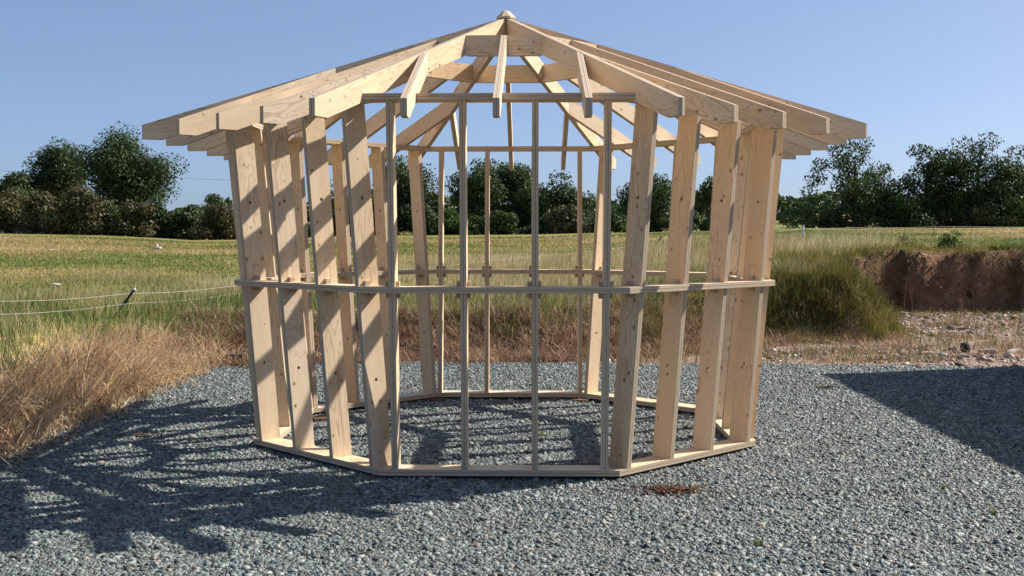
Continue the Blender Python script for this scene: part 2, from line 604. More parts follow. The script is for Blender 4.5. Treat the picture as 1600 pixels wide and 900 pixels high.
def rot_mats(yaw, tx, ty):
    cz, sz = np.cos(yaw), np.sin(yaw)
    n = len(yaw)
    Z = np.zeros((n, 3, 3)); Z[:, 0, 0] = cz; Z[:, 0, 1] = -sz; Z[:, 1, 0] = sz; Z[:, 1, 1] = cz; Z[:, 2, 2] = 1
    X = np.zeros((n, 3, 3)); X[:, 0, 0] = 1; X[:, 1, 1] = np.cos(tx); X[:, 1, 2] = -np.sin(tx); X[:, 2, 1] = np.sin(tx); X[:, 2, 2] = np.cos(tx)
    Y = np.zeros((n, 3, 3)); Y[:, 1, 1] = 1; Y[:, 0, 0] = np.cos(ty); Y[:, 0, 2] = np.sin(ty); Y[:, 2, 0] = -np.sin(ty); Y[:, 2, 2] = np.cos(ty)
    return Z @ X @ Y


def chips(P, size, flat=(0.25, 0.55), tilt=0.45, jitter=0.35):
    """angular stones: distorted boxes"""
    n = len(P)
    V = np.repeat(CUBE[None], n, 0)
    top = np.where(CUBE[:, 2] > 0, 1.0, 0.0)[None, :, None]
    shrink = 1 - top * rng.uniform(0.1, 0.5, (n, 1, 1))
    V = V * np.concatenate([np.repeat(shrink, 8, 1) if shrink.shape[1] == 1 else shrink] * 2 + [np.ones((n, 8, 1))], 2)
    V = V + rng.uniform(-jitter, jitter, V.shape)
    sc = np.stack([size * rng.uniform(0.7, 1.25, n), size * rng.uniform(0.45, 0.9, n), size * rng.uniform(flat[0], flat[1], n)], -1) * 0.5
    V = V * sc[:, None, :]
    M_ = rot_mats(rng.uniform(0, 6.28, n), rng.normal(0, tilt, n), rng.normal(0, tilt, n))
    V = np.einsum("nij,nkj->nki", M_, V) + P[:, None, :]
    Fc = (CF[None] + (np.arange(n) * 8)[:, None, None]).reshape(-1, 4)
    return V.reshape(-1, 3), Fc


k = NT("slate_chips")
g = k.n("ShaderNodeNewGeometry")
c = k.ramp(g.outputs["Random Per Island"], [(0.0, (0.018, 0.023, 0.023)), (0.2, (0.054, 0.067, 0.066)), (0.5, (0.118, 0.145, 0.142)),
                                            (0.84, (0.205, 0.240, 0.228)), (0.93, (0.29, 0.30, 0.26)), (0.965, (0.24, 0.18, 0.12)), (1.0, (0.34, 0.35, 0.33))])
nz = k.noise(g.outputs["Position"], 1.1, 3)
c = k.mix(k.smooth(nz, 0.35, 0.7, 0.0, 0.35), c, (0.125, 0.125, 0.100))
SLATE = k.finish(c, 0.58, 0.4)
# stones thin out with distance, where each covers less of the picture
pts = []
N = 720000
d = 4.6 + (15.0 - 4.6) * rng.random(N) ** 1.35
xx = CAM[0] + d * rng.uniform(-0.52, 0.52, N)
yy = CAM[1] + d
ok = (xx > pad_left(yy) - 0.1 * rng.random(N)) & (yy < pad_back(xx) + 0.12 * rng.random(N)) & (xx > -4.2) & (xx < 7.5)
xx, yy, d = xx[ok], yy[ok], d[ok]
sz = np.exp(rng.normal(math.log(0.0118), 0.50, len(xx))) * (1 + 0.03 * (d - 5))
sz = np.clip(sz, 0.008, 0.048)
P = np.stack([xx, yy, pad_z(xx, yy) + sz * 0.05], -1)
V, Fc = chips(P, sz, (0.20, 0.50), 0.42, 0.24)
o = link("gravel_chips", np_mesh("gravel_chips", V, Fc, [SLATE]))
tag(o, "loose blue-grey slate chippings covering the yard", "gravel", kind="stuff")

# pale rubble and soil beyond the gravel on the right
k = NT("sandstone_rubble")
g = k.n("ShaderNodeNewGeometry")
c = k.ramp(g.outputs["Random Per Island"], [(0.0, (0.10, 0.068, 0.052)), (0.35, (0.26, 0.175, 0.135)), (0.7, (0.42, 0.325, 0.27)), (1.0, (0.62, 0.55, 0.50))])
RUB = k.finish(c, 0.8, 0.2)
N = 34000
xx = rng.uniform(-0.5, 13.5, N); yy = rng.uniform(4.4, 15.0, N)
S_ = bnd_dist(xx, yy)
dens = smooth01((xx - 1.2) / 2.0) * 0.85 + 0.12
cl = fbm(xx * 0.8, yy * 0.8)
ok = (S_ < 0.05) & (yy > pad_back(xx) - 0.12) & (rng.random(N) < dens * np.clip(cl * 4.2 - 1.6, 0.06, 1) * np.interp(xx, [3, 7], [0.3, 0.95]))
xx, yy = xx[ok], yy[ok]
sz = np.exp(rng.normal(math.log(0.036), 0.5, len(xx))); sz = np.clip(sz, 0.014, 0.15)
V, Fc = chips(np.stack([xx, yy, ground_z(xx, yy) + sz * 0.08], -1), sz, (0.2, 0.5), 0.35, 0.28)
o = link("rubble_stones", np_mesh("rubble_stones", V, Fc, [RUB]))
tag(o, "pinkish stone rubble scattered on bare soil below the earth bank", "rubble", kind="stuff")

# stones and crumbs on the cut earth face
k = NT("earth_clods")
g = k.n("ShaderNodeNewGeometry")
CLOD = k.finish(k.ramp(g.outputs["Random Per Island"], [(0, (0.06, 0.034, 0.02)), (0.6, (0.20, 0.115, 0.07)), (1, (0.38, 0.27, 0.19))]), 0.9, 0.1)
N = 16000
xx = rng.uniform(6.9, 13.5, N); yy = rng.uniform(8.3, 16, N)
S_ = bnd_dist(xx, yy)
ok = (S_ > -0.5) & (S_ < 0.20)
xx, yy = xx[ok], yy[ok]
sz = np.clip(np.exp(rng.normal(math.log(0.038), 0.45, len(xx))), 0.015, 0.11)
V, Fc = chips(np.stack([xx, yy, ground_z(xx, yy) + sz * 0.05], -1), sz, (0.4, 0.8), 0.6)
o = link("earth_clods", np_mesh("earth_clods", V, Fc, [CLOD]))
tag(o, "crumbly reddish-brown clods on the cut earth bank", "earth", kind="stuff")


# ------------------------------------------------------------------ grasses
def blades(P, hgt, wid, az, lean, curl=1.0, seg=3):
    """ribbons that bend over: az direction of the lean, lean 0..1.3 rad at the tip"""
    n = len(P)
    u = np.linspace(0, 1, seg + 1)
    ang = lean[:, None] * (0.25 + 0.75 * u[None] ** curl)
    st = (hgt / seg)[:, None]
    dr = np.sin(ang) * st; dz = np.cos(ang) * st
    r = np.concatenate([np.zeros((n, 1)), np.cumsum(dr[:, 1:], 1)], 1)
    z = np.concatenate([np.zeros((n, 1)), np.cumsum(dz[:, 1:], 1)], 1)
    ca, sa = np.cos(az)[:, None], np.sin(az)[:, None]
    ctr = np.stack([P[:, 0:1] + r * ca, P[:, 1:2] + r * sa, P[:, 2:3] + z], -1)
    wa = az + math.pi / 2 + rng.normal(0, 0.5, n)
    wv = np.stack([np.cos(wa), np.sin(wa), np.zeros(n)], -1)[:, None, :]
    wd = (wid[:, None] * (1 - 0.88 * u[None] ** 1.5) * 0.5)[..., None]
    V = np.stack([ctr - wv * wd, ctr + wv * wd], 2).reshape(n, -1, 3)
    m = V.shape[1]
    f = np.array([(2 * i, 2 * i + 1, 2 * i + 3, 2 * i + 2) for i in range(seg)])
    Fb = (f[None] + (np.arange(n) * m)[:, None, None]).reshape(-1, 4)
    return V.reshape(-1, 3), Fb


def grass_object(name, label, mat, P, h, w, az, lean, curl=1.2, seg=3):
    V, Fb = blades(P, h, w, az, lean, curl, seg)
    o = link(name, np_mesh(name, V, Fb, [mat]))
    tag(o, label, "grass", kind="stuff")
    return o


def tufted(P, n_t, rad):
    """draw the blades together into tufts that share a direction and a height"""
    c_ = P[rng.integers(0, len(P), n_t)]
    k_ = rng.integers(0, n_t, len(P))
    q = np.stack([c_[k_, 0] + rng.normal(0, rad, len(P)), c_[k_, 1] + rng.normal(0, rad, len(P))], -1)
    Q = np.stack([q[:, 0], q[:, 1], np.maximum(ground_z(q[:, 0], q[:, 1]), -0.02) - 0.01], -1)
    return Q, k_, np.arctan2(q[:, 1] - c_[k_, 1], q[:, 0] - c_[k_, 0])


def scatter(n, x0, x1, y0, y1, test):
    xx = rng.uniform(x0, x1, n); yy = rng.uniform(y0, y1, n)
    S_ = bnd_dist(xx, yy)
    ok = test(xx, yy, S_)
    # only what the picture could see, with some margin to the sides
    dd = yy - CAM[1]
    ok &= (dd > 3.5) & (np.abs(xx - CAM[0]) < 0.56 * dd + 0.6)
    xx, yy, S_ = xx[ok], yy[ok], S_[ok]
    return np.stack([xx, yy, ground_z(xx, yy) - 0.01], -1), S_


DRY = leafy("dry_grass", [(0.0, (0.05, 0.03, 0.017)), (0.25, (0.23, 0.145, 0.08)), (0.45, (0.55, 0.365, 0.195)), (0.7, (0.78, 0.575, 0.345)), (1.0, (0.88, 0.74, 0.54))], 0.36, 1.3, noise_amt=0.35)
RED = leafy("russet_grass", [(0.0, (0.06, 0.032, 0.02)), (0.3, (0.17, 0.092, 0.055)), (0.6, (0.31, 0.19, 0.115)), (0.8, (0.50, 0.36, 0.235)), (1.0, (0.68, 0.55, 0.40))], 0.3, 1.3, noise_amt=0.3)
GRN = leafy("lush_grass", [(0.0, (0.035, 0.065, 0.012)), (0.35, (0.075, 0.125, 0.022)), (0.6, (0.15, 0.19, 0.045)), (0.8, (0.34, 0.30, 0.13)), (1.0, (0.52, 0.42, 0.24))], 0.35, 0.9, noise_amt=0.5)
PALE = leafy("seeding_grass", [(0.0, (0.15, 0.14, 0.05)), (0.25, (0.31, 0.26, 0.11)), (0.6, (0.53, 0.44, 0.23)), (1.0, (0.72, 0.62, 0.40))], 0.4, 0.5)
MEAD = leafy("meadow_grass", [(0.0, (0.080, 0.125, 0.022)), (0.38, (0.155, 0.18, 0.042)), (0.58, (0.34, 0.265, 0.105)), (1.0, (0.50, 0.375, 0.19))], 0.35, 1.0, noise_amt=0.8, stretch=(0.05, 0.065, 0.0))
MOUND = leafy("bank_grass", [(0.0, (0.045, 0.06, 0.014)), (0.4, (0.10, 0.11, 0.025)), (0.7, (0.20, 0.17, 0.05)), (1.0, (0.40, 0.31, 0.14))], 0.35, 1.1)

PI = math.pi
# tall dry grass on the left bank, leaning over the gravel
P, S_ = scatter(46000, -7.2, -3.0, -6.5, 5.6, lambda x, y, s: (s > -0.12) & (s < 1.25 + 0.9 * (fbm(x, y) - 0.5)) & (x < -3.3))
P, tk, ta = tufted(P, 1100, 0.075); n = len(P)
taz = rng.normal(-0.6, 1.3, 1100); th_ = rng.uniform(0.45, 1.3, 1100); tl = rng.uniform(-0.3, 0.6, 1100)
az = np.where(rng.random(n) < 0.5, taz[tk] + rng.normal(0, 0.6, n), ta)
grass_object("dry_grass", "long straw-coloured dead grass leaning over the left edge of the gravel", DRY, P,
             rng.uniform(0.12, 0.42, n) * th_[tk], rng.uniform(0.006, 0.014, n), az, np.clip(rng.uniform(0.5, 2.3, n) + tl[tk], 0.1, 2.9))
P, S_ = scatter(30000, -5.4, -3.5, -6, 4.0, lambda x, y, s: (s > 0.0) & (s < 0.9))
P = P[:2600]; n = len(P)
grass_object("arching_grass", "long arching dry stems at the near left edge of the gravel", DRY, P,
             rng.uniform(0.45, 0.85, n), rng.uniform(0.006, 0.011, n), rng.normal(-0.3, 0.7, n), rng.uniform(0.8, 2.1, n), 1.1, 5)
# russet dead grass along the back edge
P, S_ = scatter(75000, -4.6, 4.2, 4.6, 8.4, lambda x, y, s: (s > -0.35) & (s < 1.9 + 0.8 * (fbm(x * 1.3, y * 1.3) - 0.5) - np.clip(x - 1, 0, 3) * 0.35))
P, tk, ta = tufted(P, 1000, 0.08); n = len(P)
taz = rng.normal(-1.4, 1.0, 1000); th_ = rng.uniform(0.5, 1.3, 1000)
grass_object("russet_grass", "matted reddish-brown dead grass along the back edge of the gravel", RED, P,
             rng.uniform(0.10, 0.34, n) * th_[tk], rng.uniform(0.006, 0.013, n), np.where(rng.random(n) < 0.5, taz[tk] + rng.normal(0, 0.7, n), ta), rng.uniform(0.9, 2.7, n))
# lush green strip behind the dead grass
P, S_ = scatter(120000, -14, 5.2, -4, 12, lambda x, y, s: (s > 1.0 + 1.0 * (fbm(x * 1.1, y * 1.1) - 0.5)) & (s < 4.2 + 2.2 * (fbm(x * 0.7, y * 0.7) - 0.5)))
n = len(P); cl = fbm(P[:, 0] * 1.2 + 8, P[:, 1] * 1.2)
P = P[rng.random(n) < np.clip(cl * 3 - 0.6, 0.12, 1)]; n = len(P)
grass_object("lush_grass", "lush green grass in the strip behind the dead grass", GRN, P,
             rng.uniform(0.12, 0.36, n), rng.uniform(0.006, 0.012, n), rng.uniform(0, 6.28, n), rng.uniform(0.1, 1.0, n))
# pale seeding grass around the fence line
P, S_ = scatter(150000, -18, 9.5, -1, 26, lambda x, y, s: (s > 2.2 + 2.0 * (fbm(x * 0.9, y * 0.9) - 0.5)) & (s < 12 + 4 * (fbm(x * 0.5, y * 0.5) - 0.5)) & ((x < 6) | (s > 0.8)))
n = len(P); cl = fbm(P[:, 0] * 0.55 + 2, P[:, 1] * 0.75)
rightw = smooth01((P[:, 0] + 6) / 6)
P = P[rng.random(n) < np.clip((cl * 3.4 - 1.15) * (0.8 + 0.4 * rightw), 0.03, 1)]; n = len(P)
grass_object("seeding_grass", "tall pale seeding grass along the fence line", PALE, P,
             rng.uniform(0.2, 0.55, n) * (0.6 + 0.5 * smooth01((P[:, 0] + 5) / 5)), rng.uniform(0.006, 0.014, n), rng.normal(0.2, 0.9, n), rng.uniform(0.15, 1.1, n))
# shorter meadow grass in the field
N = 230000
d = 17 + 60 * rng.random(N) ** 1.5
xx = CAM[0] + d * rng.uniform(-0.53, 0.53, N); yy = CAM[1] + d
ok = bnd_dist(xx, yy) > 3.0
xx, yy, d = xx[ok], yy[ok], d[ok]
P = np.stack([xx, yy, ground_z(xx, yy) - 0.01], -1); n = len(P)
grass_object("meadow_grass", "short green and straw-coloured grass of the sloping meadow", MEAD, P,
             rng.uniform(0.03, 0.10, n) * (0.8 + d / 70), rng.uniform(0.009, 0.018, n) * (0.5 + d / 25), rng.uniform(0, 6.28, n), rng.uniform(0.5, 1.5, n), seg=2)
# coarse grass on the mound and along the lip of the cut bank
P, S_ = scatter(90000, 2.2, 14, 5.8, 19, lambda x, y, s: (s > 0.45) & (s < np.where(x < 7.2, 2.3, 2.0)) & ((x > 3.6) | (rng.random(x.shape) < 0.12)) & ((x < 6.95) | (s > 0.12)))
n = len(P); cl = fbm(P[:, 0] * 1.5 + 1, P[:, 1] * 1.5)
P, S_ = P[rng.random(n) < np.clip(cl * 3.2 - 0.55, 0.2, 1)], S_[rng.random(n) < 2] if False else None
P2, _s = scatter(100000, 2.0, 7.3, 6.0, 12.5, lambda x, y, s: (s > np.where(x > 5.6, 0.02, 0.42) + 0.25 * (fbm(x * 2, y * 2) - 0.5)) & (s < 1.25) & (x < 7.05) & ((x > 3.9) | (rng.random(x.shape) < 0.15)))
P2, _k, _a = tufted(P2, 620, 0.10)
P = np.concatenate([P, P2]); n = len(P)
sD = bnd_dist(P[:, 0], P[:, 1])
tall = np.where(P[:, 0] < 7.0, 1.0, 0.85) * np.where(sD < 0.9, 1.2, 0.7)
grass_object("bank_grass", "thick green and yellow grass hanging over the mound and the lip of the cut bank", MOUND, P,
             rng.uniform(0.13, 0.42, n) * tall * (0.55 + 0.9 * fbm(P[:, 0] * 2.5, P[:, 1] * 2.5)), rng.uniform(0.006, 0.012, n), rng.normal(-1.4, 0.9, n), rng.uniform(0.2, 2.1, n))
P, S_ = scatter(60000, 1.6, 7.4, 6.0, 12.5, lambda x, y, s: (s > -0.35) & ((s < 0.7) | (rng.random(x.shape) < 0.35)) & (s < 1.9) & (x < 7.1) & ((x < 6.3) | (s > 0.1)))
P, tk, ta = tufted(P[:15000], 420, 0.10); n = len(P)
grass_object("straw_stems", "brown and straw-coloured stems around the grassy mound", RED, P,
             rng.uniform(0.10, 0.40, n) * np.where(bnd_dist(P[:, 0], P[:, 1]) < 0.5, 0.55, 1.0), rng.uniform(0.005, 0.010, n), rng.normal(-1.3, 1.0, n), rng.uniform(0.5, 2.5, n))
# roots and grass hanging over the lip of the cut bank
P, S_ = scatter(100000, 6.85, 14, 8.6, 17, lambda x, y, s: (s > 0.14) & (s < 0.45) & (fbm(x * 1.1, y * 0.3) > 0.32))
n = len(P)
grass_object("overhang_grass", "dark grass and roots hanging over the top of the cut bank", MOUND, P,
             rng.uniform(0.10, 0.34, n) * (0.4 + 1.2 * fbm(P[:, 0] * 1.7, P[:, 1] * 1.7)), rng.uniform(0.008, 0.014, n), rng.normal(-1.55, 0.6, n), rng.uniform(1.2, 3.0, n), 0.8)
P, S_ = scatter(90000, 0.8, 13, 5, 15, lambda x, y, s: (s < 0.1) & (s > -9) & (y > pad_back(x) + 0.1) & (fbm(x * 1.1 + 2, y * 1.1 + 7) > 0.50 - 0.12 * np.exp(-np.abs(s) * 1.5) - 0.10 * (x < 4)))
P, tk, ta = tufted(P[:16000], 700, 0.11); n = len(P)
grass_object("dead_weeds", "low brown dead weeds lying over the bare soil and rubble", RED, P,
             rng.uniform(0.05, 0.20, n), rng.uniform(0.006, 0.011, n), rng.uniform(0, 6.28, n), rng.uniform(0.9, 2.7, n))
# thin growth on the rubble
P, S_ = scatter(26000, 1.2, 13, 5, 15, lambda x, y, s: (s < 0.1) & (s > -9) & (y > pad_back(x) + 0.15) & (fbm(x * 1.4 + 5, y * 1.4) > 0.50 - 0.14 * np.exp(-np.abs(s) * 2.0)))
n = len(P)
grass_object("sparse_grass", "thin tufts of grass growing through the rubble", MOUND, P,
             rng.uniform(0.05, 0.22, n), rng.uniform(0.006, 0.010, n), rng.uniform(0, 6.28, n), rng.uniform(0.2, 1.4, n))

# ------------------------------------------------------------------ trees
BARK = None
k = NT("bark")
g = k.n("ShaderNodeNewGeometry")
bn = k.noise(k.scalevec(g.outputs["Position"], (3, 3, 0.8)), 3.0, 4)
BARK = k.finish(k.ramp(bn, [(0.3, (0.035, 0.028, 0.022)), (0.7, (0.11, 0.09, 0.07))]), 0.9, 0.1)
OAK = leafy("oak_leaves", [(0.0, (0.020, 0.035, 0.010)), (0.5, (0.048, 0.077, 0.020)), (0.85, (0.085, 0.120, 0.032)), (1.0, (0.14, 0.17, 0.05))], 0.22, 0.35, noise_amt=0.35)
HAW = leafy("hawthorn_leaves", [(0.0, (0.035, 0.038, 0.015)), (0.5, (0.080, 0.078, 0.030)), (0.85, (0.140, 0.122, 0.050)), (1.0, (0.21, 0.16, 0.08))], 0.22, 0.4, noise_amt=0.35)
ASH = leafy("ash_leaves", [(0.0, (0.020, 0.036, 0.012)), (0.5, (0.042, 0.070, 0.022)), (0.85, (0.070, 0.105, 0.036)), (1.0, (0.11, 0.15, 0.05))], 0.28, 0.35, noise_amt=0.35)
BRT = leafy("bright_leaves", [(0.0, (0.035, 0.065, 0.014)), (0.5, (0.075, 0.125, 0.025)), (1.0, (0.15, 0.20, 0.05))], 0.35, 0.4, noise_amt=0.35)


def tube(V, Fl, pts, rad, sides=6):
    base = len(V)
    n = len(pts)
    pts = [np.asarray(p, float) for p in pts]
    for i, p in enumerate(pts):
        t = pts[min(i + 1, n - 1)] - pts[max(i - 1, 0)]
        t = t / (np.linalg.norm(t) + 1e-9)
        a = np.cross(t, (0, 0, 1.0) if abs(t[2]) < 0.9 else (1.0, 0, 0)); a /= np.linalg.norm(a)
        b = np.cross(t, a)
        for j in range(sides):
            an = 2 * PI * j / sides
            V.append(p + (a * math.cos(an) + b * math.sin(an)) * rad[i])
    for i in range(n - 1):
        for j in range(sides):
            q = (j + 1) % sides
            Fl.append((base + i * sides + j, base + i * sides + q, base + (i + 1) * sides + q, base + (i + 1) * sides + j))


def tree(name, label, px, d, wpx, top, leaf, cat="tree", group=None, low=0.25, base_y=None, depth=0.8, nclump=46,
         per=330, leafsize=0.2, cl_r=(0.13, 0.22), trunk=0.03, sparse=None, skew=0.0, power=0.45, shape=1.0, seed=0):
    if low <= 0.1:
        low = -0.12; shape = 0.0; wpx *= 1.12
    """low: where the crown starts (fraction of the height); sparse(ux, uz) thins clumps"""
    rng = np.random.default_rng(int(px * 13 + d * 7 + seed))
    x, y = at(px, d)
    zb_ = float(ground_z(np.array([x]), np.array([y]))[0])
    H = zrow(top, d) - zb_
    W = wpx * d / F
    root = empty(name, (x, y, zb_ - 0.1))
    tag(root, label, cat, group)
    rx, ry, rz = W / 2, W / 2 * depth, H * (1 - low) / 2
    cz = H * low + rz
    # clump centres
    C_, Rr = [], []
    tries = 0
    nl = max(4, nclump // 9)
    lob = rng.normal(size=(nl, 3)); lob /= np.linalg.norm(lob, axis=1)[:, None]
    lob *= rng.uniform(0.35, 0.68, nl)[:, None]
    lob[0] = (rng.uniform(-0.2, 0.2), 0, 0.6)
    lr = rng.uniform(0.34, 0.56, nl)
    while len(C_) < nclump and tries < 4000:
        tries += 1
        v = rng.normal(size=3); v /= np.linalg.norm(v)
        rr = rng.random() ** power
        if tries % 5: ux, uy, uz = lob[tries % nl] + v * rr * lr[tries % nl]
        else: ux, uy, uz = v * rr * 0.75
        if low < 0 and tries % 3 == 1: ux, uy, uz = rng.uniform(-0.95, 0.95), rng.uniform(-0.8, 0.8), rng.uniform(-0.92, -0.45)
        wz = 1.0 - 0.28 * max(0.0, -uz) ** 1.5 * shape - 0.12 * max(0, uz)
        if sparse is not None and rng.random() > sparse(ux, uz): continue
        crad = rng.uniform(*cl_r) * min(W, H)
        jig = 0.74 + 0.32 * rng.random()
        C_.append((ux * max(rx - crad * 0.7, .1) * wz * jig + skew * uz * rx, uy * max(ry - crad * 0.7, .1) * wz * jig, cz + uz * max(rz - crad * 0.7, .1) * jig))
        Rr.append(crad)
    C_ = np.array(C_); Rr = np.array(Rr)
    lo_, hi_ = np.percentile(C_[:, 0] - Rr, 3), np.percentile(C_[:, 0] + Rr, 97)
    C_[:, 0] = (C_[:, 0] - (lo_ + hi_) / 2) * min(W / (hi_ - lo_), 1.45)
    tp = (C_[:, 2] + Rr).max()
    C_[:, 2] = np.where(C_[:, 2] > cz, cz + (C_[:, 2] - cz) * (H - cz) / max(tp - cz, 0.1), C_[:, 2])
    cnt = np.maximum((per * (Rr / Rr.mean()) ** 2).astype(int), 20)
    ci = np.repeat(np.arange(len(C_)), cnt)
    n = len(ci)
    v = rng.normal(size=(n, 3)); v /= np.linalg.norm(v, axis=1)[:, None]
    rr = Rr[ci] * (0.35 + 0.72 * rng.random(n) ** 0.5)
    rr *= 0.84 + 0.32 * vnoise(v[:, 0] * 2.5 + ci * 3.1, v[:, 2] * 2.5 + v[:, 1] * 1.7)
    v[:, 2] *= 0.8
    P = C_[ci] + v * rr[:, None]
    keep = P[:, 2] > 0.12
    P, v = P[keep], v[keep]; n = len(P)
    nm = v * 0.8 + rng.normal(size=(n, 3)) * 0.65; nm[:, 2] += 0.25
    nm /= np.linalg.norm(nm, axis=1)[:, None]
    a = np.cross(nm, rng.normal(size=(n, 3))); a /= np.linalg.norm(a, axis=1)[:, None]
    b = np.cross(nm, a)
    s = leafsize * rng.uniform(0.55, 1.35, n)[:, None]
    q = rng.uniform(0.35, 0.75, n)[:, None]
    V = np.stack([P - a * s * 0.6, P - b * s * q * 0.6 + a * s * 0.1 * q, P + a * s * 0.6, P + b * s * q * 0.6], 1).reshape(-1, 3)
    Fl = np.arange(n * 4).reshape(-1, 4)
    link("crown", np_mesh("crown", V, Fl, [leaf]), root)
    # trunk and limbs
    TV, TF = [], []
    tr = trunk * H
    fork = H * max(low + 0.12, 0.16)
    tube(TV, TF, [(0, 0, -0.2), (0, 0, fork * 0.5), (0.02 * H * skew, 0, fork), (skew * 0.1 * H, 0, cz + rz * 0.25), (skew * 0.15 * H, 0, cz + rz * 0.45)],
         [tr * 1.3, tr, tr * 0.85, tr * 0.4, tr * 0.12], 7)
    for i in rng.permutation(len(C_))[: min(26, len(C_))]:
        c_ = C_[i]
        z0 = min(max(fork * rng.uniform(0.75, 1.1), 0.1), c_[2])
        z0 = z0 + max(0, (c_[2] - z0)) * 0.25 * rng.random()
        mid = np.array([c_[0] * 0.45, c_[1] * 0.45, z0 + (c_[2] - z0) * 0.55]) + rng.normal(0, 0.02 * H, 3)
        tube(TV, TF, [(0, 0, z0), mid, c_], [tr * 0.42, tr * 0.24, tr * 0.07], 5)
    link("trunk", np_mesh("trunk", np.array(TV), np.array(TF), [BARK], smooth=True), root)
    return root


GT = "trees along the far side of the meadow"
GB = "bushes along the far side of the meadow"
# left of the frame
tree("tree", "dark tree cut off by the left edge of the photo", 12, 100, 85, 256, OAK, group=GT, low=0.12)
tree("oak_tree", "round dark oak left of the tallest left-hand oak", 86, 104, 124, 210, OAK, group=GT, low=0.11, nclump=64)
tree("oak_tree", "tallest dark oak on the left with a broad crown reaching to the rafter tails", 200, 100, 166, 185, OAK, group=GT, low=0.11, nclump=95, per=330, cl_r=(0.11, 0.20))
tree("oak_tree", "small dark round-topped oak just left of the frame's outer studs", 335, 110, 62, 295, OAK, group=GT, low=0.1, nclump=30)
for px, d, w, top, lf, lab in [
    (22, 92, 75, 288, HAW, "grey-green hawthorn at the far left of the hedge"),
    (72, 90, 62, 292, HAW, "brownish hawthorn second from the left in the hedge"),
    (118, 89, 78, 280, HAW, "tallest olive-brown hawthorn in front of the left-hand oaks"),
    (168, 91, 62, 308, OAK, "dark bush below the left side of the tallest left-hand oak"),
    (205, 90, 66, 306, HAW, "olive hawthorn below the middle of the tallest left-hand oak"),
    (243, 91, 46, 300, ASH, "slim pale green bush right of the tallest left-hand oak's trunk"),
    (287, 92, 72, 311, OAK, "wide dark bush between the tallest left-hand oak and the frame"),
    (343, 90, 66, 314, HAW, "dull green bush hidden partly by the frame's leftmost stud")]:
    tree("hawthorn_bush", lab, px, d, w * 1.22, top, lf, cat="bush", group=GB, low=0.05, nclump=42, per=260, cl_r=(0.15, 0.26), trunk=0.022, leafsize=0.2)
for px, d, w, top, lf, lab in [
    (400, 96, 90, 318, OAK, "low dark bush seen between the frame's left-hand studs"),
    (452, 98, 80, 330, OAK, "lowest dark bush seen between the second and third left-hand studs"),
    (532, 96, 92, 272, OAK, "dark bushy tree seen right of the frame's third left-hand stud")]:
    tree("dark_bush", lab, px, d, w, top, lf, cat="bush", group=GB, low=0.08, nclump=28, per=150, cl_r=(0.15, 0.26), trunk=0.02)
# seen through the frame
tree("oak_tree", "tall dark tree seen just left of the frame's front opening", 620, 97, 150, 230, OAK, group=GT, low=0.08, nclump=64)
tree("oak_tree", "dark round tree seen through the front opening, left of the other two there", 735, 97, 118, 243, OAK, group=GT, low=0.08, nclump=54)
tree("oak_tree", "dark tree in the middle of the front opening, behind the hanging rafter tail", 804, 100, 126, 238, OAK, group=GT, low=0.08, nclump=58)
tree("oak_tree", "dark tree sloping down to the right in the front opening", 868, 98, 112, 258, OAK, group=GT, low=0.06, nclump=46, skew=-0.15)
tree("dark_bush", "dark low bush beside the rightmost thin front stud", 916, 99, 66, 292, OAK, cat="bush", group=GB, low=0.05, nclump=20, per=140)
tree("dome_tree", "dark dome-shaped tree seen between the two nearest right-hand studs", 1015, 96, 124, 264, OAK, group=GT, low=0.04, nclump=58)
tree("young_tree", "thin tree seen between the second and third right-hand studs", 1106, 94, 52, 272, OAK, group=GT, low=0.12, nclump=22, per=90)
for px, d, w, top, lf, lab in [
    (690, 92, 50, 322, BRT, "bright green bush left of the first dark tree in the front opening"),
    (665, 91, 40, 318, ASH, "mid green bush at the foot of the tall dark tree left of the opening"),
    (777, 91, 58, 327, OAK, "low green bush in the middle of the front opening"),
    (845, 92, 50, 333, ASH, "low pale green bush right of the middle thin front stud"),
    (884, 91, 54, 317, HAW, "olive bush below the sloping dark tree in the front opening"),
    (954, 92, 50, 309, ASH, "pale green bush beside the first right-hand stud"),
    (1088, 92, 80, 330, OAK, "low dark bush below the thin tree between the right-hand studs"),
    (720, 93, 60, 335, OAK, "low dark bush left of the second thin front stud"),
    (590, 92, 60, 326, OAK, "low dark bush behind the frame's nearest left-hand stud")]:
    tree("hedge_bush", lab, px, d, w * 1.2, top - 4, lf, cat="bush", group=GB, low=0.04, nclump=22, per=150, cl_r=(0.16, 0.28), trunk=0.02, leafsize=0.2)
# right of the frame
tree("bare_limbed_tree", "tree with bare spreading limbs showing on its left side, right of the frame", 1334, 96, 188, 203, OAK, group=GT, low=0.10, nclump=115, per=140,
     cl_r=(0.07, 0.13), trunk=0.032, power=0.6,
     sparse=lambda ux, uz: (0.3 if ux < -0.1 and uz < 0.7 else 1.0) if ux * ux + uz * uz < 0.45 else (0.75 if ux < -0.1 else 1.0))
tree("ash_tree", "thin airy ash between the bare-limbed tree and the big right-hand tree", 1446, 96, 112, 215, ASH, group=GT, low=0.10, nclump=84, per=120, cl_r=(0.07, 0.13), power=0.6)
tree("ash_tree", "tallest green tree on the right, with an uneven feathery top", 1524, 97, 156, 199, ASH, group=GT, low=0.06, nclump=120, per=190, cl_r=(0.09, 0.16))
tree("ash_tree", "green tree cut off by the right edge of the photo", 1598, 98, 112, 224, ASH, group=GT, low=0.06, nclump=84, per=190, cl_r=(0.10, 0.18))
tree("hedge_tree", "small bluish tree far behind the right side of the frame", 1226, 175, 34, 309, ASH, group=GT, low=0.05, nclump=20, per=90, leafsize=0.4)
